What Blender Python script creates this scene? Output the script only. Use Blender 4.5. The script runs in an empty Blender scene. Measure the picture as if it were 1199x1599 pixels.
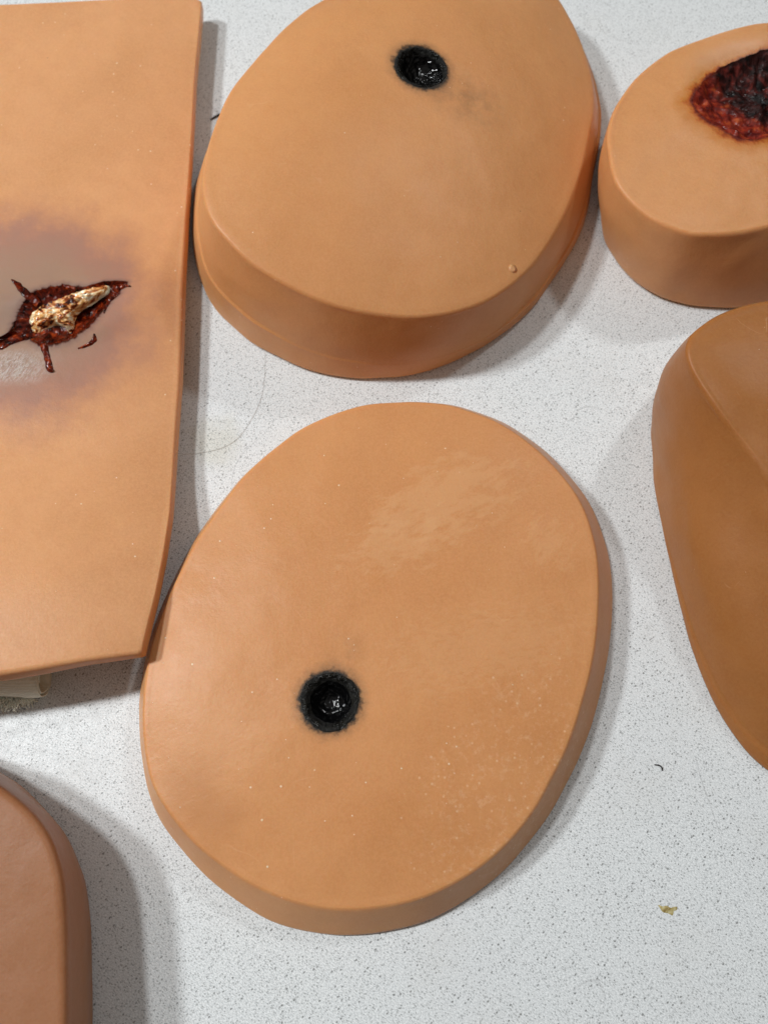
import bpy, math, random
import numpy as np
from mathutils import Vector, noise as mnoise

# ------------------------------------------------------------------ camera
FPX, CX, CY = 1350.0, 599.5, 799.5          # focal length and centre in photograph pixels
TH = math.radians(20.0)                      # tilt away from straight down
DIST = 0.245
CAM = np.array([0.0, -DIST*math.sin(TH), DIST*math.cos(TH)])
scene = bpy.context.scene
cam_d = bpy.data.cameras.new('camera')
cam_d.sensor_fit = 'HORIZONTAL'; cam_d.sensor_width = 36.0
cam_d.lens = FPX/1199.0*36.0
cam_d.clip_start = 0.01; cam_d.clip_end = 20
cam_d.dof.use_dof = True; cam_d.dof.focus_distance = 0.222; cam_d.dof.aperture_fstop = 22.0
cam = bpy.data.objects.new('camera', cam_d)
scene.collection.objects.link(cam)
cam.location = CAM; cam.rotation_euler = (TH, 0, 0)
scene.camera = cam

# ------------------------------------------------------------------ light
scene.view_settings.view_transform = 'Standard'
scene.view_settings.look = 'None'
scene.view_settings.exposure = 0.0
scene.view_settings.gamma = 1.0
world = bpy.data.worlds.new('World'); scene.world = world; world.use_nodes = True
wn, wl = world.node_tree.nodes, world.node_tree.links
bg = wn['Background']
# an indoor hall: pale ceiling above, darker walls and floor towards and below the horizon
tc = wn.new('ShaderNodeTexCoord'); sp = wn.new('ShaderNodeSeparateXYZ')
rp = wn.new('ShaderNodeValToRGB')
wl.new(tc.outputs['Generated'], sp.inputs[0]); wl.new(sp.outputs['Z'], rp.inputs[0])
rp.color_ramp.elements[0].position = 0.0; rp.color_ramp.elements[0].color = (0.09, 0.07, 0.055, 1)
rp.color_ramp.elements[1].position = 0.85; rp.color_ramp.elements[1].color = (1.0, 0.94, 0.88, 1)
e = rp.color_ramp.elements.new(0.35); e.color = (0.24, 0.195, 0.155, 1)
wl.new(rp.outputs[0], bg.inputs['Color']); bg.inputs['Strength'].default_value = 0.235

def lamp(az, el, watts, size, col, dist=2.2):
    """ceiling lamp; az = compass angle it shines FROM (0 = +x, 90 = +y)"""
    a, e_ = math.radians(az), math.radians(el)
    d = Vector((math.cos(a)*math.cos(e_), math.sin(a)*math.cos(e_), math.sin(e_)))
    l = bpy.data.lights.new('ceiling_lamp', 'AREA'); l.shape = 'DISK'; l.size = size
    l.energy = watts; l.color = col
    o = bpy.data.objects.new('ceiling_lamp', l); scene.collection.objects.link(o)
    o.location = d*dist; o.rotation_euler = d.to_track_quat('Z', 'Y').to_euler()
    return o
lamp(170, 49, 8.8, 0.12, (0.96, 0.99, 1.0), 1.3)       # low lamp on the left: the long shadows
lamp(160, 61, 7.0, 0.11, (0.98, 1.0, 1.0), 1.4)        # higher lamp on the left: the short dark shadows
lamp(50, 51, 1.6, 0.08, (0.98, 1.0, 1.0), 1.1)

# ------------------------------------------------------------------ helpers
def px(u, v, z=0.0):
    """point of the place seen at photograph pixel (u, v) on height z (number or function)"""
    a, b = (u-CX)/FPX, (CY-v)/FPX
    d = np.array([a, math.sin(TH)+b*math.cos(TH), -math.cos(TH)+b*math.sin(TH)])
    zz = z if not callable(z) else z(0, 0)
    for _ in range(12):
        p = CAM + d*((zz-CAM[2])/d[2])
        if not callable(z): break
        zz = z(p[0], p[1])
    return np.array([p[0], p[1], zz])

def catmull(pts, per=10, closed=True):
    P = np.array(pts, float); n = len(P); out = []
    rng = range(n) if closed else range(n-1)
    for i in rng:
        if closed: p0, p1, p2, p3 = P[i-1], P[i], P[(i+1) % n], P[(i+2) % n]
        else: p0, p1, p2, p3 = P[max(i-1, 0)], P[i], P[i+1], P[min(i+2, n-1)]
        for k in range(per):
            t = k/per
            out.append(0.5*((2*p1)+(p2-p0)*t+(2*p0-5*p1+4*p2-p3)*t*t+(3*p1-p0-3*p2+p3)*t**3))
    if not closed: out.append(P[-1])
    return np.array(out)

def polar(world_pts, c, phis):
    d = world_pts[:, :2]-c[:2]
    ang = np.arctan2(d[:, 1], d[:, 0]); r = np.hypot(d[:, 0], d[:, 1])
    return np.interp(phis, *sort_(ang, r), period=2*math.pi)
def sort_(a, r):
    i = np.argsort(a); return a[i], r[i]

def nz(x, y, z=0.0): return mnoise.noise(Vector((x, y, z)))

def link(o, parent=None):
    scene.collection.objects.link(o)
    if parent is not None: o.parent = parent
    return o
def mesh_obj(name, V, F, mat, parent=None, smooth=True, origin=(0, 0, 0)):
    me = bpy.data.meshes.new(name)
    V = np.array(V)-np.array(origin)
    me.from_pydata([tuple(v) for v in V], [], F); me.update()
    if smooth: me.polygons.foreach_set('use_smooth', [True]*len(me.polygons))
    me.materials.append(mat)
    return link(bpy.data.objects.new(name, me), parent)
def thing(name, loc, label, cat, group=None):
    o = bpy.data.objects.new(name, None); o.location = loc; o.empty_display_size = 0.01
    o['label'] = label; o['category'] = cat
    if group: o['group'] = group
    return link(o)
def tag(o, label, cat, group=None):
    o['label'] = label; o['category'] = cat
    if group: o['group'] = group

def rings(loops, close_centre=None):
    """skin a list of equally long closed loops"""
    n = len(loops[0]); V = [p for l in loops for p in l]; F = []
    for j in range(len(loops)-1):
        for i in range(n):
            k = (i+1) % n
            F.append((j*n+i, j*n+k, (j+1)*n+k, (j+1)*n+i))
    if close_centre is not None:
        V.append(close_centre); c = len(V)-1; b = (len(loops)-1)*n
        for i in range(n): F.append((b+i, b+(i+1) % n, c))
    return V, F

# ------------------------------------------------------------------ materials
class NT:
    def __init__(s, name):
        s.m = bpy.data.materials.new(name); s.m.use_nodes = True
        s.t = s.m.node_tree; s.n = s.t.nodes; s.l = s.t.links
        s.b = s.n['Principled BSDF']; s.out = s.n['Material Output']
        s.co = s.n.new('ShaderNodeTexCoord').outputs['Object']
    def link(s, a, b):
        if hasattr(a, 'is_output') or isinstance(a, bpy.types.NodeSocket): s.l.new(a, b)
        else:
            try: b.default_value = a
            except Exception: b.default_value = (*a, 1)
    def math(s, op, a, b=0.0, c=None, clamp=False):
        n = s.n.new('ShaderNodeMath'); n.operation = op; n.use_clamp = clamp
        s.link(a, n.inputs[0]); s.link(b, n.inputs[1])
        if c is not None: s.link(c, n.inputs[2])
        return n.outputs[0]
    def noise(s, scale, detail=3, rough=0.5, co=None, dist=0.0):
        n = s.n.new('ShaderNodeTexNoise'); n.inputs['Scale'].default_value = scale
        n.inputs['Detail'].default_value = detail; n.inputs['Roughness'].default_value = rough
        n.inputs['Distortion'].default_value = dist
        s.l.new(co or s.co, n.inputs['Vector']); return n.outputs['Fac']
    def vor(s, scale, co=None, feature='F1', rand=1.0):
        n = s.n.new('ShaderNodeTexVoronoi'); n.feature = feature
        n.inputs['Scale'].default_value = scale; n.inputs['Randomness'].default_value = rand
        s.l.new(co or s.co, n.inputs['Vector']); return n
    def mapr(s, v, a, b, c=0.0, d=1.0, smooth=True):
        n = s.n.new('ShaderNodeMapRange'); n.interpolation_type = 'SMOOTHSTEP' if smooth else 'LINEAR'
        s.l.new(v, n.inputs['Value'])
        for k, x in zip(('From Min', 'From Max', 'To Min', 'To Max'), (a, b, c, d)): s.link(x, n.inputs[k])
        return n.outputs['Result']
    def mix(s, f, a, b, mode='MIX'):
        n = s.n.new('ShaderNodeMix'); n.data_type = 'RGBA'; n.blend_type = mode; n.clamp_factor = True
        s.link(f, n.inputs[0])
        for x, i in ((a, 6), (b, 7)):
            if isinstance(x, (tuple, list)): n.inputs[i].default_value = (*x[:3], 1)
            else: s.l.new(x, n.inputs[i])
        return n.outputs[2]
    def xf(s, loc=(0, 0, 0), rot=0.0, scale=(1, 1, 1), co=None):
        """(p - loc) turned by -rot then scaled"""
        n = s.n.new('ShaderNodeMapping'); n.vector_type = 'TEXTURE'
        n.inputs['Location'].default_value = loc; n.inputs['Rotation'].default_value = (0, 0, rot)
        n.inputs['Scale'].default_value = scale
        s.l.new(co or s.co, n.inputs['Vector']); return n.outputs[0]
    def length(s, co):
        n = s.n.new('ShaderNodeVectorMath'); n.operation = 'LENGTH'; s.l.new(co, n.inputs[0]); return n.outputs['Value']
    def dist2(s, c, r=(1, 1), rot=0.0):
        """elliptic distance in the plane from c"""
        v = s.xf((c[0], c[1], 0), rot, (r[0], r[1], 1))
        m = s.n.new('ShaderNodeVectorMath'); m.operation = 'MULTIPLY'; m.inputs[1].default_value = (1, 1, 0)
        s.l.new(v, m.inputs[0]); return s.length(m.outputs[0])
    def ramp(s, v, stops):
        n = s.n.new('ShaderNodeValToRGB'); cr = n.color_ramp
        while len(cr.elements) < len(stops): cr.elements.new(0.5)
        for e_, (p, c) in zip(cr.elements, stops): e_.position = p; e_.color = (*c, 1)
        s.l.new(v, n.inputs[0]); return n.outputs[0]
    def bump(s, h, dist, strength=1.0, prev=None):
        n = s.n.new('ShaderNodeBump'); n.inputs['Distance'].default_value = dist
        n.inputs['Strength'].default_value = strength
        s.l.new(h, n.inputs['Height'])
        if prev is not None: s.l.new(prev, n.inputs['Normal'])
        return n.outputs[0]

SKIN_A = (0.64, 0.302, 0.120)
SKIN_B = (0.60, 0.268, 0.099)

def skin(name, seed=0.0, a=SKIN_A, b=SKIN_B, rough=0.42, extra=None, dust=1.0):
    k = NT(name)
    co = k.xf((seed, seed*0.7, 0))
    lo = k.noise(22, 3, 0.55, co)
    col = k.mix(k.mapr(lo, 0.35, 0.68), a, b)
    mid = k.noise(190, 4, 0.6, co)
    col = k.mix(k.mapr(mid, 0.35, 0.7, 0.0, 0.22), col, (b[0]*0.9, b[1]*0.85, b[2]*0.85))
    gr = k.noise(1500, 3, 0.75, co)
    col = k.mix(k.mapr(gr, 0.36, 0.64, 0.0, 0.34, False), col, (a[0]*1.15, a[1]*1.25, a[2]*1.4))
    # lint and dust specks, dark specks
    v = k.vor(290, co); w = k.noise(45, 2, 0.5, co)
    sz = k.mapr(w, 0.36, 0.64, 0.0, 0.085*dust, False)
    sp_ = k.mapr(k.math('SUBTRACT', v.outputs['Distance'], sz), -0.02, 0.012, 0.7, 0.0)
    col = k.mix(sp_, col, (0.95, 0.80, 0.60))
    # short scratches
    sc_ = k.math('ABSOLUTE', k.math('SUBTRACT', k.noise(48, 2, 0.5, k.xf((seed+0.9, 0.2, 0), 0.6, (1, 2.0, 1))), 0.5))
    sc_ = k.math('MULTIPLY', k.mapr(sc_, 0.0008, 0.003, 1, 0), k.mapr(k.noise(95, 2, 0.5, k.xf((seed, 0.8, 0))), 0.60, 0.68))
    col = k.mix(k.math('MULTIPLY', sc_, 0.16), col, (0.80, 0.50, 0.30))
    v2 = k.vor(62, k.xf((seed+0.3, 0.1, 0)))
    sp2 = k.mapr(v2.outputs['Distance'], 0.010, 0.022, 0.65, 0.0)
    col = k.mix(sp2, col, (0.16, 0.06, 0.03))
    r_ = k.mapr(k.noise(60, 4, 0.6, co), 0.3, 0.75, rough-0.06, rough+0.10, False)
    k.col, k.rough, k.gr, k.mid, k.sp = col, r_, gr, mid, sp_
    hN = k.math('ADD', k.math('MULTIPLY', gr, 0.5), k.math('MULTIPLY', sp_, 1.2))
    nrm = k.bump(k.noise(420, 3, 0.6, co), 0.00016, 0.5)
    nrm = k.bump(hN, 0.00012, 0.7, nrm)
    k.nrm = nrm
    if extra: extra(k)
    k.link(k.col, k.b.inputs['Base Color']); k.link(k.rough, k.b.inputs['Roughness'])
    k.l.new(k.nrm, k.b.inputs['Normal'])
    k.b.inputs['Subsurface Weight'].default_value = 0.6
    k.b.inputs['Subsurface Radius'].default_value = (1.0, 0.45, 0.25)
    k.b.inputs['Subsurface Scale'].default_value = 0.0022
    k.b.inputs['IOR'].default_value = 1.41
    k.b.inputs['Specular IOR Level'].default_value = 0.38
    return k.m

# ------------------------------------------------------------------ tabletop
def table_material():
    k = NT('speckled_laminate')
    warp = k.xf((0, 0, 0), math.radians(-35), (1.0, 0.62, 1.0))
    base = k.mix(k.mapr(k.noise(2100, 2, 0.7, warp), 0.32, 0.68), (0.52, 0.545, 0.555), (0.87, 0.90, 0.91))
    base = k.mix(k.mapr(k.noise(9, 3, 0.6), 0.35, 0.7, 0, 0.35), base, (0.66, 0.67, 0.69))
    dens = k.mapr(k.noise(120, 3, 0.6), 0.3, 0.7, 0.55, 0.85, False)
    v = k.vor(1300, warp); cs = k.n.new('ShaderNodeSeparateColor'); k.l.new(v.outputs['Color'], cs.inputs[0])
    on = k.math('LESS_THAN', cs.outputs[0], dens)
    d1 = k.mapr(v.outputs['Distance'], 0.20, 0.42, 1.0, 0.0)
    base = k.mix(k.math('MULTIPLY', k.math('MULTIPLY', d1, on), 0.62), base, (0.24, 0.25, 0.25))
    v2 = k.vor(690, k.xf((0.3, 0.2, 0), math.radians(40), (1, 0.7, 1))); c2 = k.n.new('ShaderNodeSeparateColor'); k.l.new(v2.outputs['Color'], c2.inputs[0])
    on2 = k.math('LESS_THAN', c2.outputs[1], 0.34)
    d2 = k.mapr(v2.outputs['Distance'], 0.13, 0.27, 1.0, 0.0)
    base = k.mix(k.math('MULTIPLY', k.math('MULTIPLY', d2, on2), 0.72), base, (0.10, 0.10, 0.098))
    # faint scratches: thin contour lines of a slow noise, broken up
    s1 = k.math('ABSOLUTE', k.math('SUBTRACT', k.noise(16, 1, 0.4, k.xf((0.63, 0.2, 0), 0.5, (1, 2.2, 1))), 0.5))
    ln = k.math('MULTIPLY', k.mapr(s1, 0.0003, 0.0010, 1, 0), k.mapr(k.noise(40, 2), 0.47, 0.6))
    base = k.mix(k.math('MULTIPLY', ln, 0.3), base, (0.28, 0.28, 0.29))
    s2 = k.math('ABSOLUTE', k.math('SUBTRACT', k.noise(23, 1, 0.4, k.xf((0.4, 0.9, 0), -0.7, (1, 3, 1))), 0.5))
    ln2 = k.math('MULTIPLY', k.mapr(s2, 0.0003, 0.0010, 1, 0), k.mapr(k.noise(55, 2), 0.5, 0.62))
    base = k.mix(k.math('MULTIPLY', ln2, 0.3), base, (0.32, 0.32, 0.33))
    # old pale yellow stain left of the middle pad
    p = px(335, 690)
    st = k.mapr(k.math('ADD', k.dist2(p, (0.010, 0.012)), k.math('MULTIPLY', k.noise(170, 3), 0.8)), 0.7, 1.4, 0.30, 0.0)
    base = k.mix(st, base, (0.66, 0.58, 0.36), 'MULTIPLY')
    base = k.mix(k.mapr(k.noise(34, 4, 0.6), 0.5, 0.75, 0, 0.18), base, (0.60, 0.585, 0.55))
    k.l.new(base, k.b.inputs['Base Color'])
    k.link(k.mapr(k.noise(300, 3), 0.3, 0.7, 0.34, 0.5), k.b.inputs['Roughness'])
    nrm = k.bump(k.noise(1500, 2, 0.6, warp), 0.00010, 0.55)
    k.l.new(nrm, k.b.inputs['Normal'])
    return k.m

def tabletop():
    w, d0, d1, t = 0.9, -0.35, 0.75, 0.025
    V = [(-w, d0, 0), (w, d0, 0), (w, d1, 0), (-w, d1, 0), (-w, d0, -t), (w, d0, -t), (w, d1, -t), (-w, d1, -t)]
    F = [(0, 1, 2, 3), (7, 6, 5, 4), (0, 4, 5, 1), (1, 5, 6, 2), (2, 6, 7, 3), (3, 7, 4, 0)]
    o = mesh_obj('tabletop', V, F, table_material(), smooth=False)
    o['kind'] = 'structure'; o['label'] = 'white tabletop covered in fine grey speckles'
tabletop()

# ------------------------------------------------------------------ pads
def build_body(c, rim_px, base_px, H, hole_r, root, mat, dome=0.0, fil=0.0014, bulge=None, lip=None,
               N=420, nt=46, ns=26, wob=0.00022, wobs=55.0, under=None, linear=False, dip=None, seed=0.0, tuck=0.0010, flare=None):
    """c: centre (world x, y) of the polar grid; hole_r: function phi -> radius; H: height function of the top"""
    phis = np.linspace(-math.pi, math.pi, N, endpoint=False)
    rp_ = np.array(rim_px, float) if linear else catmull(rim_px)
    if linear:
        q = []
        for i in range(len(rp_)):
            a_, b_ = rp_[i], rp_[(i+1) % len(rp_)]
            for t in np.linspace(0, 1, 24, endpoint=False): q.append(a_+(b_-a_)*t)
        rp_ = np.array(q)
    Rw = np.array([px(u, v, H) for u, v in rp_])
    rr = polar(Rw, c, phis)
    if base_px is not None:
        bw = np.array([px(u, v, 0.0) for u, v in (catmull(base_px, 8, False))])
        d = bw[:, :2]-c; ba = np.arctan2(d[:, 1], d[:, 0]); br = np.hypot(d[:, 0], d[:, 1])
        off = br-np.interp(ba, phis, rr, period=2*math.pi)
        i = np.argsort(ba)
        # fair the offsets over the hidden arc
        offs = np.interp(phis, ba[i], off[i], period=2*math.pi)
        kk = np.hanning(27); kk /= kk.sum()
        offs = np.convolve(np.concatenate([offs[-13:], offs, offs[:13]]), kk, 'valid')
        rb = rr+offs
    else:
        rb = rr+np.array([flare(p) if flare else -0.0008 for p in phis])
    dx, dy = np.cos(phis), np.sin(phis)
    loops = []
    def top_z(x, y, rho):
        z = H(x, y)+dome*(1-rho**2.4)
        z += wob*(nz(x*wobs+seed, y*wobs, 0.3)*2+nz(x*wobs*3+seed, y*wobs*3, 7.1)*0.5)
        if dip: z += dip(x, y)
        p_ = math.atan2(y-c[1], x-c[0]); e_ = (1-rho)*float(np.interp(p_, phis, rr))
        return z+0.00022*math.exp(-((e_-0.0007)/0.0006)**2)
    zt = np.array([top_z(c[0]+rr[i]*dx[i], c[1]+rr[i]*dy[i], 1.0) for i in range(N)])
    # sides from the base up
    for j in range(ns):
        s = j/ns; L = []
        for i in range(N):
            h = zt[i]
            z0 = 0.0002 if under is None else h-under
            hh = h-z0
            smax = max(0.2, 1-fil/max(hh, 1e-5)); ss = s*smax
            r = rb[i]+(rr[i]-rb[i])*ss
            r -= tuck*(1-min(1, ss*hh/0.0016))**2
            x, y = c[0]+r*dx[i], c[1]+r*dy[i]; z = z0+ss*hh
            if bulge: r += bulge(phis[i], ss)
            if lip: r += lip(phis[i], ss)
            r += wob*0.8*nz(x*120+seed, y*120, z*150)
            L.append((c[0]+r*dx[i], c[1]+r*dy[i], z))
        loops.append(L)
    low = loops[-1]
    # rounded edge
    L0 = []
    K = 7
    fs = [[] for _ in range(K+1)]
    for i in range(N):
        rimv = np.array([c[0]+rr[i]*dx[i], c[1]+rr[i]*dy[i], zt[i]])
        hh = zt[i]-(0.0002 if under is None else zt[i]-under)
        smax = max(0.2, 1-fil/hh)
        r = rb[i]+(rr[i]-rb[i])*smax
        if bulge: r += bulge(phis[i], smax)
        if lip: r += lip(phis[i], smax)
        A = np.array([c[0]+r*dx[i], c[1]+r*dy[i], (zt[i]-hh)+smax*hh])
        ri = rr[i]-fil
        xi, yi = c[0]+ri*dx[i], c[1]+ri*dy[i]
        B = np.array([xi, yi, top_z(xi, yi, ri/rr[i])])
        for kx in range(K+1):
            t = kx/K
            fs[kx].append(tuple(A*(1-t)**2+rimv*2*t*(1-t)+B*t*t))
    loops += fs
    hr = np.array([hole_r(p) for p in phis])
    for j in range(1, nt+1):
        t = j/nt; t = 1-(1-t)**1.5*(1-0.0)
        L = []
        for i in range(N):
            ri = (rr[i]-fil)*(1-t)+hr[i]*t
            x, y = c[0]+ri*dx[i], c[1]+ri*dy[i]
            L.append((x, y, top_z(x, y, ri/rr[i])))
        loops.append(L)
    edge = loops[-1]
    cc = None
    if hr.max() < 1e-4:
        loops = loops[:-1]; cc = (c[0], c[1], top_z(c[0], c[1], 0))
    if under is not None:
        L = [(c[0]+(rb[i]-tuck)*0.5*dx[i], c[1]+(rb[i]-tuck)*0.5*dy[i],
              H(c[0]+rb[i]*0.5*dx[i], c[1]+rb[i]*0.5*dy[i])-under) for i in range(N)]
        hl = [(p[0], p[1], p[2]-under) for p in edge]
        loops = [hl, L]+loops
    V, F = rings(loops, cc)
    o = mesh_obj('body', V, F, mat, root, origin=root.location)
    at = o.data.attributes.new('edge_mm', 'FLOAT', 'POINT'); va = np.array(V)
    ang = np.arctan2(va[:, 1]-c[1], va[:, 0]-c[0]); rad = np.hypot(va[:, 0]-c[0], va[:, 1]-c[1])
    at.data.foreach_set('value', ((rad-np.interp(ang, phis, hr, period=2*math.pi))*1000).astype(np.float32))
    return o, phis, edge, top_z

def const(h): return lambda x, y: h
GROUP = 'silicone wound training pads on the tabletop'

# ---- bullet hole (charred rim and glossy black bowl)
def char_mat():
    k = NT('charred_rim'); n = k.noise(900, 4, 0.7)
    k.l.new(k.mix(k.mapr(n, 0.3, 0.75), (0.003, 0.003, 0.0028), (0.017, 0.016, 0.013)), k.b.inputs['Base Color'])
    k.link(k.mapr(k.noise(500, 3), 0.42, 0.6, 0.2, 0.75), k.b.inputs['Roughness']); k.b.inputs['Specular IOR Level'].default_value = 0.3
    k.l.new(k.bump(k.noise(900, 3, 0.7), 0.0009, 1.0), k.b.inputs['Normal']); return k.m
def black_mat():
    k = NT('glossy_black_paint')
    k.b.inputs['Base Color'].default_value = (0.002, 0.002, 0.0022, 1)
    k.b.inputs['Roughness'].default_value = 0.07
    k.b.inputs['Specular IOR Level'].default_value = 0.42
    k.l.new(k.bump(k.noise(430, 2, 0.55), 0.0013, 1.0), k.b.inputs['Normal']); return k.m
CHAR, BLACK = char_mat(), black_mat()

def bullet_hole(root, c, phis, edge, top_z, r0, r1, off=(0, 0), depth=0.004, seed=0.0):
    """from the body's opening (edge) inwards: knobbly charred rim down to r1, then the bowl"""
    N = len(phis); loops = []
    K = 12
    for j in range(K+1):
        t = j/K; L = []
        for i, p in enumerate(phis):
            e_ = np.array(edge[i])
            tx = c[0]+off[0]+r1*(1+0.05*nz(math.cos(p)*2+seed, math.sin(p)*2))*math.cos(p)
            ty = c[1]+off[1]+r1*(1+0.05*nz(math.cos(p)*2+seed, math.sin(p)*2))*math.sin(p)
            x, y = e_[0]*(1-t)+tx*t, e_[1]*(1-t)+ty*t
            z = e_[2]+0.0003*math.sin(math.pi*min(1, t*1.3))-0.0012*t**2.5
            z += 0.00028*math.sin(math.pi*t)*(nz(x*900, y*900, seed)+0.6*nz(x*2200, y*2200, seed))
            L.append((x, y, z))
        loops.append(L)
    V, F = rings(loops)
    mesh_obj('charred_rim', V, F, CHAR, root, origin=root.location)
    base = loops[-1]; loops = [base]
    cc = np.array([c[0]+off[0], c[1]+off[1]])
    z0 = np.mean([p[2] for p in base])
    for j in range(1, 16):
        t = j/16; L = []
        for i, p in enumerate(phis):
            x = base[i][0]*(1-t)+cc[0]*t; y = base[i][1]*(1-t)+cc[1]*t
            z = base[i][2]*(1-t)+z0*t-depth*(1-(1-t)**2.4)
            z += 0.00035*math.sin(math.pi*min(1, t*1.2))*nz(x*700, y*700, seed+4)
            L.append((x, y, z))
        loops.append(L)
    V, F = rings(loops, (cc[0], cc[1], z0-depth))
    mesh_obj('wound_bed', V, F, BLACK, root, origin=root.location)

def soot(cl, r, smear=None):
    def f(k):
        n = k.noise(500, 4, 0.7); d = k.dist2(cl)
        dd = k.math('ADD', d, k.math('MULTIPLY', k.math('SUBTRACT', n, 0.5), 0.0034))
        halo = k.mapr(dd, r*1.0, r*1.5, 0.45, 0.0)
        ring = k.mapr(dd, r*0.98, r*1.19, 1.0, 0.0)
        k.col = k.mix(halo, k.col, (0.12, 0.075, 0.045)); k.col = k.mix(ring, k.col, (0.014, 0.013, 0.011))
        if smear:
            (sx, sy), rad, rot, amt = smear
            m = k.math('MULTIPLY', k.mapr(k.dist2((sx, sy), rad, rot), 0.1, 1.0, 1, 0), k.mapr(k.noise(260, 4, 0.65), 0.35, 0.7, 0.2, 1))
            k.col = k.mix(k.math('MULTIPLY', m, amt), k.col, (0.13, 0.075, 0.045))
    return f

# ---- top pad with bullet hole --------------------------------------------------
def top_pad():
    H = lambda x, y: 0.0290+0.02*(y-0.08)-0.21*x
    rim = [(501, 0), (460, 30), (425, 64), (393, 100), (362, 140), (342, 180), (327, 220), (320, 250), (316, 283), (319, 315), (332, 347), (358, 379),
           (390, 409), (445, 444), (500, 470), (555, 486), (610, 494), (647, 496), (684, 493), (722, 485), (765, 468), (808, 438), (846, 397), (883, 333), (908, 266),
           (921, 208), (928, 166), (924, 121), (911, 75), (893, 33), (865, -10), (815, -48), (745, -70), (670, -68), (590, -45)]
    base = [(311, 270), (304, 300), (302, 345), (305, 395), (324, 457), (353, 501), (405, 541), (456, 571), (507, 587), (555, 593), (596, 594), (629, 591),
            (676, 580), (740, 551), (790, 519), (830, 480), (860, 441), (886, 400), (906, 362), (920, 308), (930, 240)]
    hp = px(657, 108, lambda x, y: H(x, y)+0.0085); c = hp[:2]
    mid = px(600, 300, 0)
    root = thing('silicone_pad', (mid[0], mid[1], 0), 'thick oval tan pad with black bullet hole, cut by the top edge', 'wound pad', GROUP)
    loc = (hp[0]-mid[0], hp[1]-mid[1])
    r0 = 0.0076
    def ex(k):
        soot(loc, r0, ((loc[0]+0.012, loc[1]-0.008), (0.020, 0.013), -0.3, 0.35))(k)
        b_ = px(800, 423, H); bl = (b_[0]-mid[0], b_[1]-mid[1])
        m = k.mapr(k.dist2(bl), 0.0006, 0.0014, 1, 0)
        k.col = k.mix(k.math('MULTIPLY', m, 0.35), k.col, (0.8, 0.45, 0.24)); k.nrm = k.bump(m, 0.0006, 1.0, k.nrm)
    def lip(p, s):   # casting seam along the lower side, ragged
        s0 = 0.33+0.07*math.sin(2*p+1.0)+0.02*nz(p*3, 0.5)
        w = (0.08+0.92*min(1, abs(p+1.62)/0.55)**1.5)*(0.55+0.7*nz(math.cos(p)*3.4, math.sin(p)*3.4, 1))
        a = math.exp(-((s-s0)/0.012)**2)*0.0005*w
        st = 0.0009*w/(1+math.exp(max(-50, min(50, (s-s0)*260))))
        return a+st
    def bulge(p, s): return 0.0006*math.sin(math.pi*min(1, s*1.05))
    o, phis, edge, tz = build_body(c, rim, base, H, lambda p: r0*(1+0.05*math.sin(2*p+0.5)+0.035*nz(math.cos(p)*3, math.sin(p)*3, 2)), root,
                                   skin('tan_silicone_top', 0.31, extra=ex, dust=0.7), dome=0.0095, fil=0.0008, bulge=bulge, lip=lip, ns=100, seed=1.3)
    bullet_hole(root, c, phis, edge, tz, r0, 0.0062, off=(0.0004, 0.0), depth=0.0040, seed=2.2)
top_pad()

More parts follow.
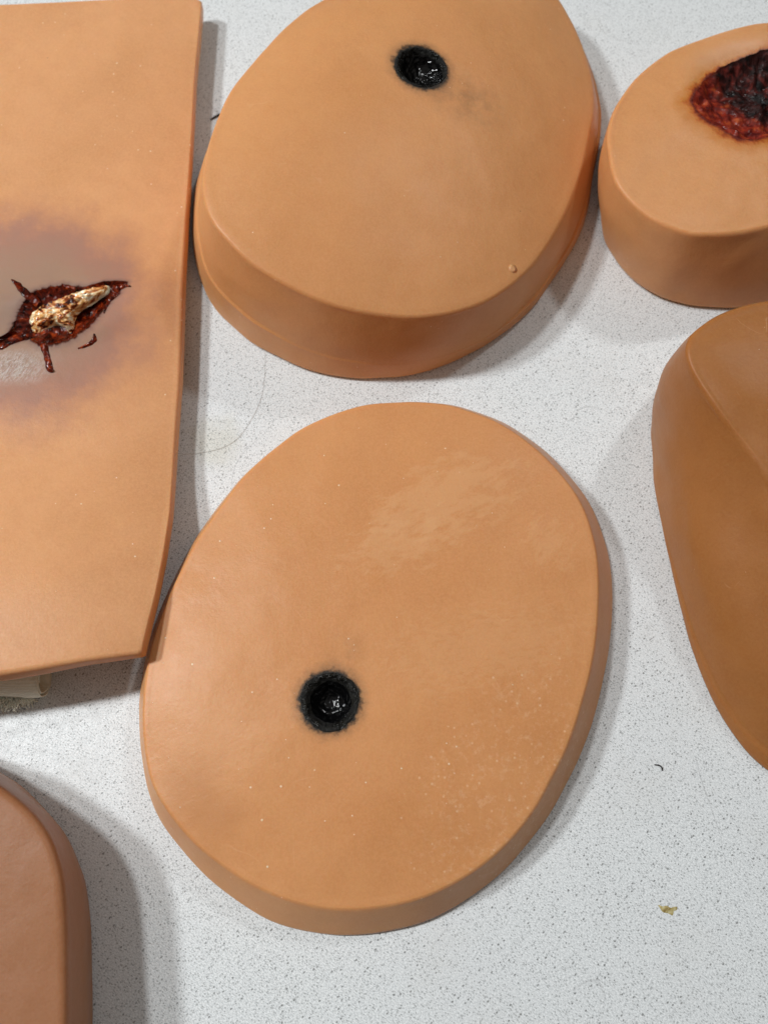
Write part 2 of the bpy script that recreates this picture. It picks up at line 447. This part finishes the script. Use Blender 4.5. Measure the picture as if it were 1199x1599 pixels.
# ---- middle pad with bullet hole -----------------------------------------------
def middle_pad():
    H = lambda x, y: 0.0125+0.012*(y+0.03)
    rim = [(635, 628), (690, 631), (727, 640), (780, 661), (833, 698), (878, 743), (908, 787), (926, 838), (934, 890), (934, 952), (929, 1007), (920, 1055),
           (908, 1099), (899, 1130), (883, 1173), (863, 1213), (833, 1267), (787, 1323), (733, 1366), (667, 1400), (600, 1417), (533, 1422), (471, 1413),
           (408, 1390), (346, 1352), (300, 1313), (262, 1267), (237, 1222), (226, 1170), (223, 1115), (227, 1062), (238, 1005), (260, 942), (280, 897), (305, 847),
           (330, 810), (355, 776), (385, 740), (435, 696), (485, 662), (560, 635)]
    base = [(736, 641), (798, 666), (854, 706), (898, 754), (927, 798), (945, 842), (956, 890), (959, 926), (956, 989), (949, 1033), (936, 1099), (926, 1135),
            (910, 1177), (883, 1233), (850, 1287), (800, 1350), (733, 1407), (667, 1442), (600, 1460), (533, 1465), (429, 1446), (325, 1375), (246, 1279), (232, 1230)]
    hp = px(515, 1096, lambda x, y: H(x, y)+0.0035); c = hp[:2]; mid = px(590, 1020, 0)
    root = thing('silicone_pad', (mid[0], mid[1], 0), 'flat egg-shaped tan pad with round black hole, in the middle of the picture', 'wound pad', GROUP)
    L = lambda u, v: tuple((px(u, v, lambda x, y: H(x, y)+0.0032)-mid)[:2])
    loc = L(515, 1096); r0 = 0.0071
    def ex(k):
        soot(loc, r0, (L(535, 1030), (0.008, 0.010), 0.0, 0.22))(k)
        # rubbed, paler smears with ragged edges
        for (u, v, rx, ry, rot, amt, sc, ed) in ((700, 775, 0.021, 0.010, 0.45, 0.55, 150, 0.5), (625, 850, 0.016, 0.007, 0.3, 0.5, 200, 0.5), (860, 845, 0.007, 0.007, 0.9, 0.45, 260, 0.5),
                                             (760, 1010, 0.026, 0.010, 0.2, 0.35, 330, 0.5), (330, 1160, 0.02, 0.012, 0.5, 0.22, 260, 0.5)):
            n = k.noise(sc, 5, 0.68, k.xf((0, 0, 0), rot, (1, 0.45, 1)))
            m = k.mapr(k.math('SUBTRACT', n, k.math('MULTIPLY', k.dist2(L(u, v), (rx*1.5, ry*1.5), rot), 0.34)), 0.23, 0.42, 0, amt*0.78)
            k.col = k.mix(m, k.col, (0.70, 0.385, 0.185)); k.nrm = k.bump(m, 0.00012, 0.6, k.nrm)
            k.rough = k.math('ADD', k.rough, k.math('MULTIPLY', m, 0.12))
        # powdery lint towards the lower right
        vv = k.vor(700); cs = k.n.new('ShaderNodeSeparateColor'); k.l.new(vv.outputs['Color'], cs.inputs[0])
        area = k.mapr(k.math('ADD', k.dist2(L(800, 1230), (0.040, 0.026), 0.9), k.math('MULTIPLY', k.noise(90, 3), 0.9)), 0.8, 1.45, 1, 0)
        on = k.math('LESS_THAN', cs.outputs[0], k.math('MULTIPLY', area, 0.30))
        dsm = k.math('MULTIPLY', k.math('MULTIPLY', k.mapr(vv.outputs['Distance'], 0.08, 0.3, 1, 0), on), 0.45)
        k.col = k.mix(dsm, k.col, (0.85, 0.62, 0.42))
        fuzz = k.math('MULTIPLY', k.mapr(k.noise(480, 5, 0.75), 0.5, 0.68), area)
        k.col = k.mix(k.math('MULTIPLY', fuzz, 0.40), k.col, (0.78, 0.50, 0.31))
        dark = k.mapr(k.math('ADD', k.dist2(L(310, 1255), (0.020, 0.013), -0.9), k.math('MULTIPLY', k.noise(130, 3), 0.9)), 0.6, 1.4, 0.5, 0)
        k.col = k.mix(dark, k.col, (0.50, 0.225, 0.09))
    o, phis, edge, tz = build_body(c, rim, base, H, lambda p: r0*(1+0.03*math.sin(3*p)+0.04*nz(math.cos(p)*3, math.sin(p)*3, 5)), root,
                                   skin('tan_silicone_middle', 0.77, extra=ex), dome=0.0040, fil=0.0006, seed=4.1, wob=0.00018, nt=60)
    bullet_hole(root, c, phis, edge, tz, r0, 0.0050, off=(0.0002, 0.0), depth=0.0042, seed=7.7)
middle_pad()

# ---- wound bed helper -------------------------------------------------------------
def bed_mat(name, dark, mid, light, sc=420, rough=0.22, th=(0.38, 0.55, 0.72), spec=0.3):
    k = NT(name); n = k.noise(sc, 5, 0.65, dist=0.6)
    k.l.new(k.ramp(n, [(th[0], dark), (th[1], mid), (th[2], light)]), k.b.inputs['Base Color'])
    k.link(k.mapr(k.noise(sc*1.7, 3), 0.35, 0.65, rough*0.6, rough*1.8), k.b.inputs['Roughness'])
    k.l.new(k.bump(k.noise(sc*1.3, 3, 0.6), 0.0006, 0.75), k.b.inputs['Normal'])
    k.b.inputs['Specular IOR Level'].default_value = spec
    k.b.inputs['Subsurface Weight'].default_value = 0.0
    return k

# ---- pad in the top right corner, ulcer ---------------------------------------------
def corner_pad():
    H = lambda x, y: 0.030-0.05*(x-0.09)
    rim = [(1199, 33), (1130, 49), (1070, 68), (1034, 86), (995, 118), (971, 149), (956, 176), (948, 206), (949, 236), (959, 278), (980, 308), (1010, 335), (1040, 353),
           (1070, 364), (1100, 367), (1145, 364), (1199, 353), (1260, 335), (1330, 300), (1390, 245), (1415, 180), (1400, 110), (1360, 62), (1290, 32)]
    base = [(944, 225), (940, 250), (937, 290), (938, 335), (944, 374), (959, 407), (989, 440), (1025, 464), (1070, 479), (1115, 485), (1170, 483), (1250, 465), (1330, 425), (1400, 350)]
    hp = px(1205, 148, H); c = hp[:2]; mid = px(1170, 260, 0)
    root = thing('silicone_pad', (mid[0], mid[1], 0), 'thick rounded tan pad with a dark red open ulcer, in the upper right corner', 'wound pad', GROUP)
    Lc = lambda u, v: tuple((px(u, v, H)-mid)[:2])
    wound = [(1199, 77), (1175, 84), (1150, 92), (1130, 101), (1113, 113), (1098, 128), (1085, 147), (1079, 163), (1083, 175), (1092, 186), (1104, 195), (1118, 203), (1135, 212),
             (1152, 221), (1175, 222), (1199, 215), (1240, 212), (1285, 198), (1320, 172), (1328, 140), (1305, 105), (1255, 82)]
    ph = np.linspace(-math.pi, math.pi, 420, endpoint=False)
    wr = polar(np.array([px(u, v, H) for u, v in catmull(wound)]), c, ph)
    hole = lambda p: float(np.interp(p, ph, wr, period=2*math.pi))*(1+0.03*nz(math.cos(p)*9, math.sin(p)*9, 3)+0.015*nz(math.cos(p)*25, math.sin(p)*25, 3))
    def ex(k):
        n = k.noise(260, 4, 0.65)
        nn = k.math('MULTIPLY', k.math('SUBTRACT', n, 0.5), 0.55)
        ea = k.n.new('ShaderNodeAttribute'); ea.attribute_name = 'edge_mm'
        sy = k.n.new('ShaderNodeSeparateXYZ'); k.l.new(k.co, sy.inputs[0])
        low = k.mapr(sy.outputs['Y'], Lc(1100, 175)[1], Lc(1100, 110)[1], 1.0, 0.45)      # runs out towards the near side
        e2 = k.math('DIVIDE', k.math('ADD', ea.outputs['Fac'], k.math('MULTIPLY', nn, 10.0)), low)
        d = k.math('MULTIPLY', e2, 0.2)
        k.col = k.mix(k.mapr(e2, 0.5, 8.5, 0.90, 0), k.col, (0.50, 0.165, 0.016))
        k.col = k.mix(k.mapr(e2, 0.0, 3.6, 0.95, 0), k.col, (0.38, 0.065, 0.010))
        k.col = k.mix(k.mapr(e2, -0.2, 1.5, 1.0, 0), k.col, (0.13, 0.014, 0.009))
        k.nrm = k.bump(k.math('MULTIPLY', k.mapr(d, 0.1, 0.8, 1, 0), k.noise(500, 4, .7)), 0.0008, 0.6, k.nrm)
        # pale sheen behind the ulcer, painted into the colour
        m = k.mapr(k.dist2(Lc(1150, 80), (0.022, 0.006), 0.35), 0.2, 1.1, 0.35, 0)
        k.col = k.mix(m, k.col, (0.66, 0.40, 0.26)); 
    def dip(x, y):
        d = math.hypot(x-c[0], (y-c[1])*1.25)/0.0215
        return -0.0016*math.exp(-max(0, d-0.9)**2/0.06)
    def bulge(p, s): return 0.0016*math.sin(math.pi*min(1, s))
    o, phis, edge, tz = build_body(c, rim, base, H, hole, root, skin('tan_silicone_corner', 0.13, extra=ex, dust=0.4),
                                   dome=0.002, fil=0.0010, bulge=bulge, dip=dip, seed=8.2, wob=0.0003)
    N = len(phis); loops = [edge]
    for j in range(1, 40):
        t = j/40; L = []
        for i, p in enumerate(phis):
            x = edge[i][0]*(1-t)+c[0]*t; y = edge[i][1]*(1-t)+c[1]*t
            amp = min(1, t*7)
            z = edge[i][2]-0.0055*(1-(1-t)**3)+amp*(0.0015*nz(x*190, y*190, 1)+0.0006*nz(x*480, y*480, 5)+0.0002*nz(x*1300, y*1300, 9))
            z += 0.0010*math.exp(-((t-0.09)/0.05)**2)*max(0, nz(math.cos(p)*8, math.sin(p)*8, 6)+.4)
            L.append((x, y, z))
        loops.append(L)
    V, F = rings(loops, (c[0], c[1], edge[0][2]-0.0055))
    k = bed_mat('ulcer_flesh', (0.005, 0.003, 0.003), (0.035, 0.008, 0.007), (0.16, 0.022, 0.016), 300, 0.30, (0.38, 0.54, 0.70), 0.2)
    # raw red band round the near side of the ulcer
    d = k.math('ADD', k.dist2(Lc(1225, 118), (0.0260, 0.0205), 0.0), k.math('MULTIPLY', k.math('SUBTRACT', k.noise(300, 3), 0.5), 0.6))
    red = k.ramp(k.noise(380, 4, .6), [(0.35, (0.07, 0.006, 0.006)), (0.55, (0.25, 0.024, 0.011)), (0.72, (0.50, 0.100, 0.025))])
    src = k.b.inputs['Base Color'].links[0].from_socket
    k.l.new(k.mix(k.mapr(d, 0.72, 0.98), src, red), k.b.inputs['Base Color'])
    mesh_obj('wound_bed', V, F, k.m, root, origin=root.location)
corner_pad()

# ---- tall pad at the right edge -----------------------------------------------------
def right_pad():
    H = lambda x, y: 0.040-0.10*(0.03-y)*(y < 0.03)
    rim = [(1199, 469), (1131, 487), (1087, 514), (1072, 538), (1075, 567), (1092, 601), (1121, 645), (1155, 689), (1199, 748), (1245, 815), (1310, 880), (1400, 905),
           (1480, 850), (1510, 740), (1490, 620), (1420, 520), (1320, 470)]
    base = [(1066, 560), (1046, 597), (1031, 631), (1020, 665), (1015, 709), (1019, 762), (1034, 840), (1054, 918), (1078, 1006), (1112, 1094), (1146, 1153), (1176, 1189), (1220, 1222),
            (1290, 1250), (1370, 1235), (1450, 1160), (1510, 1040), (1540, 900)]
    c = px(1270, 690, H)[:2]; mid = px(1250, 850, 0)
    root = thing('silicone_pad', (mid[0], mid[1], 0), 'tall smooth unmarked orange-tan pad with a ridged top at the right edge', 'wound pad', GROUP)
    def bulge(p, s):
        # the flank swells low down and hollows below the ridge
        b_ = 0.010*math.sin(math.pi*min(1, s))**1.2
        w = math.exp(-(((p+math.pi) if p < 0 else (p-math.pi))-0.95)**2/0.35)
        return b_*(0.45+0.2*math.cos(p))+w*(0.003*math.sin(math.pi*s)-0.002*math.exp(-((s-0.72)/0.2)**2))
    def lip(p, s):
        a = p+1.85
        return 0.0010/(1+math.exp(max(-50, min(50, (s-0.10-0.05*a)*300))))*math.exp(-(a/0.55)**2)
    a_, b_ = (0.37, 0.148, 0.042), (0.32, 0.122, 0.031)
    build_body(c, rim, base, H, lambda p: 0.0, root, skin('orange_silicone', 0.52, a_, b_, dust=0.35), dome=0.003, fil=0.0009, bulge=bulge, lip=lip, ns=110,
               seed=11.0, wob=0.0004, wobs=35)
right_pad()

# ---- pad in the lower left corner -----------------------------------------------------
def lower_pad():
    H = const(0.025)
    rim = [(0, 1229), (32, 1253), (58, 1279), (79, 1312), (92, 1349), (99, 1388), (103, 1453), (104, 1518), (105, 1599), (100, 1680), (80, 1760), (30, 1830), (-80, 1870), (-220, 1840),
           (-330, 1700), (-360, 1500), (-330, 1310), (-260, 1200), (-180, 1160), (-100, 1168), (-45, 1198)]
    base = [(-100, 1148), (-45, 1178), (0, 1207), (39, 1231), (81, 1275), (107, 1310), (127, 1356), (140, 1405), (145, 1470), (146, 1535), (146, 1599), (140, 1700), (110, 1800)]
    c = px(-110, 1500, 0.023)[:2]; mid = px(-110, 1500, 0)
    root = thing('silicone_pad', (mid[0], mid[1], 0), 'tan pad, coloured darker for shade, with a soft rounded rim and no mark, in the lower left corner', 'wound pad', GROUP)
    a_, b_ = (0.37, 0.163, 0.074), (0.33, 0.140, 0.060)  # darker base colour stands in for shade over this corner
    build_body(c, rim, base, H, lambda p: 0.0, root, skin('shaded_silicone', 0.91, a_, b_, dust=0.15), dome=0.001, fil=0.0022, ns=30,
               bulge=lambda p, s: 0.0008*math.sin(math.pi*s), seed=15.0, wob=0.0002)
lower_pad()

# ---- slab with the laceration ---------------------------------------------------------
def slab():
    x0 = px(300, 400, 0.009)[0]
    def H(x, y):
        t = min(1, max(0, (0.02-y)/0.055)); t = t*t*(3-2*t)
        return 0.0085+0.0092*t+0.006*(1-math.exp(-max(0, x0-x)/0.03))
    out = [(315, 0), (310, 60), (305, 113), (302, 170), (299, 227), (295, 284), (291, 340), (288, 397), (286, 450), (284, 520), (281, 593), (276, 660), (272, 720), (266, 800), (255, 870),
           (243, 930), (232, 975), (221, 1021), (133, 1032), (53, 1045), (0, 1053), (-300, 1090), (-420, 1050), (-420, 40), (-200, 22), (0, 5), (180, -3), (300, -8)]
    hp = px(90, 490, H); c = hp[:2]
    mid = px(0, 550, 0)
    root = thing('silicone_pad', (mid[0], mid[1], 0), 'square-cornered tan slab with bruised gaping gash at the left edge', 'wound pad', GROUP)
    Lc = lambda u, v: tuple((px(u, v, H)-mid)[:2])
    wound = [(200, 447), (187, 441), (160, 443), (128, 450), (99, 449), (75, 453), (52, 461), (38, 476), (29, 492), (16, 517), (-4, 532), (-30, 545), (-60, 556), (-40, 566), (0, 550), (27, 537), (46, 533),
             (64, 541), (83, 541), (112, 532), (139, 514), (156, 493), (181, 464)]
    ph = np.linspace(-math.pi, math.pi, 720, endpoint=False)
    wr = polar(np.array([px(u, v, H) for u, v in catmull(wound)]), c, ph)
    hole = lambda p: float(np.interp(p, ph, wr, period=2*math.pi))*(1+0.05*nz(math.cos(p)*8, math.sin(p)*8, 3)+0.03*nz(math.cos(p)*22, math.sin(p)*22, 3))
    def ex(k):
        nn = k.math('MULTIPLY', k.math('SUBTRACT', k.noise(75, 5, 0.7), 0.5), 0.6)
        d = k.math('ADD', k.dist2(Lc(25, 488), (0.048, 0.044), 0.0), nn)
        br = k.ramp(k.math('MULTIPLY', d, 0.8), [(0.0, (0.30, 0.20, 0.155)), (0.30, (0.36, 0.225, 0.160)), (0.52, (0.39, 0.195, 0.145)), (0.72, (0.50, 0.225, 0.125)), (0.92, (0.62, 0.29, 0.12))])
        k.col = k.mix(k.mapr(d, 0.55, 1.12, 0.92, 0), k.col, br)
        n2 = k.math('MULTIPLY', k.math('SUBTRACT', k.noise(420, 4, 0.65), 0.5), 0.6)
        ea = k.n.new('ShaderNodeAttribute'); ea.attribute_name = 'edge_mm'
        d2 = k.math('ADD', ea.outputs['Fac'], k.math('MULTIPLY', n2, 2.6))
        k.col = k.mix(k.mapr(d2, 0.0, 2.4, 0.55, 0), k.col, (0.17, 0.09, 0.085))
        k.col = k.mix(k.mapr(d2, -0.1, 0.55, 0.95, 0), k.col, (0.055, 0.009, 0.004))
        k.rough = k.math('SUBTRACT', k.rough, k.mapr(d2, 0.0, 1.2, 0.25, 0))
        # glazed wrinkled patch below the gash; wet sheen also painted as grey-white streaks
        g = k.mapr(k.math('ADD', k.dist2(Lc(20, 573), (0.0120, 0.0065), 0.0), k.math('MULTIPLY', k.noise(220, 3), 0.5)), 0.6, 1.3, 1, 0)
        k.rough = k.math('SUBTRACT', k.rough, k.math('MULTIPLY', g, 0.30))
        wv = k.noise(800, 3, 0.7, k.xf((0, 0, 0), 1.0, (1, 0.35, 1)))
        k.nrm = k.bump(k.math('MULTIPLY', g, wv), 0.0005, 0.9, k.nrm)
        k.col = k.mix(k.math('MULTIPLY', g, k.mapr(wv, 0.40, 0.62, 0.25, 0.85)), k.col, (0.62, 0.53, 0.49))
    def dip(x, y):
        q = Vector((x-c[0], y-c[1])); a = -0.38
        u = (q.x*math.cos(0.38)+q.y*math.sin(0.38)); v = (-q.x*math.sin(0.38)+q.y*math.cos(0.38))
        d = math.hypot(u/0.022, v/0.0088)
        return 0.0011*math.exp(-((d-1.05)/0.45)**2)
    o, phis, edge, tz = build_body(c, out, None, H, hole, root, skin('tan_silicone_slab', 0.05, (0.70, 0.355, 0.165), (0.61, 0.295, 0.128), extra=ex, dust=1.0),
                                   dome=0.0, fil=0.0011, under=0.0042, linear=True, N=720, ns=8, nt=56, dip=dip, seed=21.0, wob=0.00015, wobs=30, tuck=0.0004,
                                   flare=lambda p: 0.0003+0.0010*math.exp(-((p+1.75)/0.42)**4) if p < 1.0 else 0.0)
    # raw lining of the gash
    loops = [edge]
    for j in range(1, 30):
        t = j/30; L = []
        for i, p in enumerate(phis):
            x = edge[i][0]*(1-t)+c[0]*t; y = edge[i][1]*(1-t)+c[1]*t
            z = edge[i][2]-0.0032*(1-(1-t)**3.2)+min(1, t*6)*(0.0010*nz(x*300, y*300, 1)+0.0004*nz(x*800, y*800, 5))
            L.append((x, y, z))
        loops.append(L)
    V, F = rings(loops, (c[0], c[1], edge[0][2]-0.0032))
    blood = bed_mat('raw_flesh', (0.012, 0.0012, 0.0004), (0.11, 0.009, 0.002), (0.42, 0.060, 0.010), 480, 0.09)
    mesh_obj('wound_bed', V, F, blood.m, root, origin=root.location)
    # bone splinter in the gash
    bp = [(177, 443), (172, 440), (150, 445), (120, 452), (98, 460), (80, 466), (60, 474), (46, 483), (39, 494), (42, 506), (53, 514), (70, 511), (84, 502), (97, 505), (105, 514), (112, 507), (114, 494),
          (124, 480), (140, 472), (155, 462), (168, 454)]
    bc = px(85, 488, H)
    bw = np.array([px(u, v, H) for u, v in catmull(bp)])
    phb = np.linspace(-math.pi, math.pi, 260, endpoint=False); brr = polar(bw, bc, phb)
    loops = []
    zs = tz(bc[0], bc[1], 1)
    for j in range(0, 40):
        t = j/40; L = []
        for i, p in enumerate(phb):
            r = brr[i]*(1+0.05*nz(math.cos(p)*12, math.sin(p)*12))*(1-t)
            x, y = bc[0]+r*math.cos(p), bc[1]+r*math.sin(p)
            prof = (1-(1-t)**5)
            z = zs-0.0024+0.0038*prof
            if t > 0.02:
                n = nz(x*330+3, y*620, 2); m = nz(x*800, y*1100, 6)
                z += 0.0011*(n-0.15)*min(1, t*5)+0.0006*m*min(1, t*5)
                if n > 0.18: z -= 0.0011*min(1, (n-0.18)*5)
            L.append((x, y, z))
        loops.append(L)
    V, F = rings(loops, (bc[0], bc[1], zs+0.0010))
    k = NT('bone_splinter'); n = k.noise(330, 3, 0.6, co=k.xf((0, 0, 0), 0.45, (1.9, 1.0, 1.0)), dist=1.2)
    k.l.new(k.ramp(n, [(0.37, (0.035, 0.006, 0.002)), (0.43, (0.45, 0.09, 0.012)), (0.49, (0.95, 0.50, 0.16)), (0.59, (1.0, 0.90, 0.64))]), k.b.inputs['Base Color'])
    k.b.inputs['Roughness'].default_value = 0.13
    k.b.inputs['Coat Weight'].default_value = 0.8; k.b.inputs['Coat Roughness'].default_value = 0.06
    k.l.new(k.bump(k.noise(420, 3, 0.6, co=k.xf((0, 0, 0), 0.45, (1.7, 1.0, 1.0)), dist=0.8), 0.0012, 1.0), k.b.inputs['Normal'])
    mesh_obj('bone_fragment', V, F, k.m, root, origin=root.location)
    # torn strips running out from the gash
    def strip(pts, widths, lift=0.0005, label=None, mat=None):
        P = catmull(pts, 8, False); W = np.interp(np.linspace(0, 1, len(P)), np.linspace(0, 1, len(widths)), widths)
        V, F = [], []; M = 9
        for i, (u, v) in enumerate(P):
            q = px(u, v, lambda x, y: tz(x, y, 1))
            a_ = P[min(i+1, len(P)-1)]-P[max(i-1, 0)]; T = np.array([a_[0], -a_[1]]); T /= max(1e-9, np.hypot(*T)); S = np.array([-T[1], T[0]])
            for m in range(M):
                s = m/(M-1)*2-1
                w = W[i]*(1+0.3*nz(q[0]*700, q[1]*700, s))
                x, y = q[0]+S[0]*w*s, q[1]+S[1]*w*s
                z = tz(x, y, 1)-0.00015+lift*(1-s*s)*(0.8+0.9*nz(x*900, y*900, 3))
                if abs(s) == 1: z -= 0.0002
                V.append((x, y, z))
        for i in range(len(P)-1):
            for m in range(M-1):
                a0 = i*M+m; F.append((a0, a0+M, a0+M+1, a0+1))
        mesh_obj('skin_tear', V, F, mat or blood.m, root, origin=root.location)
    strip([(18, 436), (28, 444), (38, 455), (50, 466), (60, 474)], [0.0002, 0.0011, 0.0014, 0.0016, 0.001])
    strip([(84, 580), (78, 576), (74, 560), (70, 545), (66, 532)], [0.0005, 0.0012, 0.0011, 0.0013, 0.001], 0.0008)
    strip([(147, 521), (147, 530), (138, 538), (122, 544)], [0.0003, 0.0008, 0.0007, 0.0003], 0.0005)
    strip([(162, 489), (166, 478), (170, 470), (176, 462)], [0.0002, 0.0006, 0.0008, 0.0006], 0.0004)
    strip([(205, 447), (198, 446), (188, 447), (178, 450)], [0.0001, 0.0006, 0.0012, 0.0014], 0.0006)
    strip([(97, 443), (106, 447), (118, 450)], [0.0002, 0.0007, 0.0006], 0.0004)
    strip([(0, 541), (20, 530), (40, 520)], [0.0014, 0.0016, 0.0015], 0.0008)
    return H
H_slab = slab()

# ------------------------------------------------------------------ gauze roll under the slab
def tube_mesh(P, R, M=6):
    """P: list of points, R: radius or list"""
    V, F = [], []; n = len(P)
    for i in range(n):
        a_ = Vector(P[max(i-1, 0)]); b_ = Vector(P[min(i+1, n-1)]); T = (b_-a_).normalized()
        U = T.cross(Vector((0, 0, 1))); U = U.normalized() if U.length > 1e-6 else Vector((1, 0, 0)); W = T.cross(U)
        r = R if np.isscalar(R) else R[i]
        for m in range(M):
            t = 2*math.pi*m/M; q = Vector(P[i])+U*(r*math.cos(t))+W*(r*math.sin(t)); V.append(tuple(q))
    for i in range(n-1):
        for m in range(M):
            F.append((i*M+m, i*M+(m+1) % M, (i+1)*M+(m+1) % M, (i+1)*M+m))
    F.append(tuple(range(M-1, -1, -1))); F.append(tuple((n-1)*M+m for m in range(M)))
    return V, F

def gauze():
    k = NT('cream_gauze')
    wv = k.n.new('ShaderNodeTexWave'); wv.inputs['Scale'].default_value = 900; wv.inputs['Distortion'].default_value = 2.0; wv.bands_direction = 'X'; k.l.new(k.co, wv.inputs['Vector'])
    wv2 = k.n.new('ShaderNodeTexWave'); wv2.inputs['Scale'].default_value = 700; wv2.inputs['Distortion'].default_value = 2.0; wv2.bands_direction = 'Z'; k.l.new(k.co, wv2.inputs['Vector'])
    h = k.math('ADD', wv.outputs['Fac'], wv2.outputs['Fac'])
    k.l.new(k.mix(k.mapr(h, 0.4, 1.7), (0.80, 0.78, 0.62), (0.93, 0.92, 0.80)), k.b.inputs['Base Color'])
    k.b.inputs['Roughness'].default_value = 0.9
    k.l.new(k.bump(h, 0.00012, 0.6), k.b.inputs['Normal'])
    e0 = px(70, 1058, 0.005); R = 0.0052
    root = thing('gauze_roll', (e0[0]-0.03, e0[1], 0), 'cream gauze roll with frayed threads peeking out from under the gashed slab', 'gauze')
    # a rolled strip: spiral section, open at the end
    V, F = [], []; nA, nX = 90, 26
    for i in range(nX):
        x = e0[0]-0.075*i/(nX-1)
        for j in range(nA):
            a_ = j/(nA-1)*2*math.pi*2.2; r = R-0.0009*a_/(2*math.pi)
            r *= 1+0.12*nz(x*160, j*0.12)+0.05*nz(x*600, j*0.3)
            V.append((x+0.0003*nz(j*0.3, 4.0), e0[1]+r*math.cos(a_+0.9)*0.95, R*1.0+r*math.sin(a_+0.9)*0.98))
    for i in range(nX-1):
        for j in range(nA-1):
            F.append((i*nA+j, i*nA+j+1, (i+1)*nA+j+1, (i+1)*nA+j))
    o = mesh_obj('gauze_strip', V, F, k.m, root, origin=root.location)
    md = o.modifiers.new('thick', 'SOLIDIFY'); md.thickness = 0.00035
    kt = NT('gauze_thread'); kt.l.new(kt.mix(kt.noise(600), (0.80, 0.80, 0.66), (0.93, 0.93, 0.84)), kt.b.inputs['Base Color']); kt.b.inputs['Roughness'].default_value = 0.8
    random.seed(5); V, F = [], []
    for q in range(800):
        u = random.uniform(-60, 46)
        s = px(u, 1087, 0.002)
        p = Vector((s[0], s[1]+random.uniform(-0.0008, 0.0008), random.uniform(0.0005, 0.004)))
        d = Vector((random.gauss(0.25, 0.6), -1, random.uniform(-0.4, 0.25))).normalized(); P = []
        ln = random.uniform(0.0015, 0.0045)*(1.0 if u < 30 else 0.75)
        for w in range(7):
            P.append(tuple(p)); p = p+d*ln/6; d = (d+Vector((random.gauss(0, .5), random.gauss(0, .45), random.gauss(0, .35)))).normalized(); p.z = max(p.z, 0.0002)
        v_, f_ = tube_mesh(P, 0.00011, 4); b_ = len(V); V += v_; F += [tuple(i+b_ for i in f) for f in f_]
    o = mesh_obj('frayed_threads', V, F, kt.m, root, origin=root.location); o['kind'] = 'stuff'
gauze()

# ------------------------------------------------------------------ small litter on the table
def strand(name, pts, z, R, mat, label, cat, taper=True):
    P2 = catmull(pts, 8, False); n = len(P2)
    zs = [z(i/(n-1)) if callable(z) else z for i in range(n)]
    P = [px(u, v, zz) for (u, v), zz in zip(P2, zs)]
    Rs = [R*(0.35+0.65*math.sin(math.pi*min(1, max(0, (i+0.8)/(n+0.6))))**0.5) if taper else R for i in range(n)]
    o0 = np.mean(P, 0); o0[2] = 0
    V, F = tube_mesh(P, Rs, 8)
    o = mesh_obj(name, V, F, mat, origin=o0); o.location = o0; tag(o, label, cat); return o
def plain(name, col, rough):
    k = NT(name); k.l.new(k.mix(k.noise(800), col, tuple(c_*1.6 for c_ in col)), k.b.inputs['Base Color']); k.b.inputs['Roughness'].default_value = rough; return k.m
HAIR = plain('brown_hair', (0.20, 0.16, 0.12), 0.5); LINT = plain('black_lint', (0.010, 0.009, 0.009), 0.6)
strand('hair', [(414, 548), (413, 585), (408, 620), (395, 650), (375, 680), (352, 697), (320, 706), (290, 709), (276, 708), (271, 716)],
       lambda t: 0.0002 if t < 0.72 else 0.0002+0.0095*min(1, (t-0.72)/0.22)**1.0, 0.000036, HAIR, 'long thin curved hair lying between the gashed slab and the top bullet hole pad', 'hair')
strand('lint_fibre', [(1021.5, 1194.5), (1029, 1195.5), (1033, 1199), (1034, 1204)], 0.0003, 0.00018, LINT, 'short black hooked fibre on the bare table, lower right of the middle pad', 'lint')
strand('lint_fibre', [(329, 186), (337, 181), (346, 177), (354, 175)], 0.0004, 0.00032, LINT, 'dark fibre poking out from behind the left edge of the top bullet hole pad', 'lint')

def residue():
    pts = [(1027, 1413), (1033, 1416), (1041, 1415), (1047, 1418), (1056, 1416), (1057, 1421), (1052, 1424), (1050, 1430), (1043, 1427), (1035, 1425), (1031, 1420)]
    c = px(1042, 1421); ph = np.linspace(-math.pi, math.pi, 90, endpoint=False)
    rr = polar(np.array([px(u, v) for u, v in catmull(pts)]), c, ph); loops = []
    for t in (0, .15, .35, .6, .8):
        loops.append([(c[0]+rr[i]*(1-t)*math.cos(p), c[1]+rr[i]*(1-t)*math.sin(p), 0.00004+0.00022*(1-(1-t)**3)*(0.8+0.8*nz(math.cos(p)*2*(1-t), math.sin(p)*2*(1-t), 2))) for i, p in enumerate(ph)])
    V, F = rings(loops, (c[0], c[1], 0.00026))
    k = NT('yellow_residue'); k.l.new(k.ramp(k.noise(900, 3), [(0.35, (0.20, 0.13, 0.03)), (0.55, (0.46, 0.38, 0.16)), (0.7, (0.58, 0.53, 0.33))]), k.b.inputs['Base Color'])
    k.b.inputs['Roughness'].default_value = 0.5
    o = mesh_obj('dried_residue', V, F, k.m, origin=(c[0], c[1], 0)); o.location = (c[0], c[1], 0)
    tag(o, 'small dried yellow smear on the bare table near the lower right corner', 'stain')
residue()
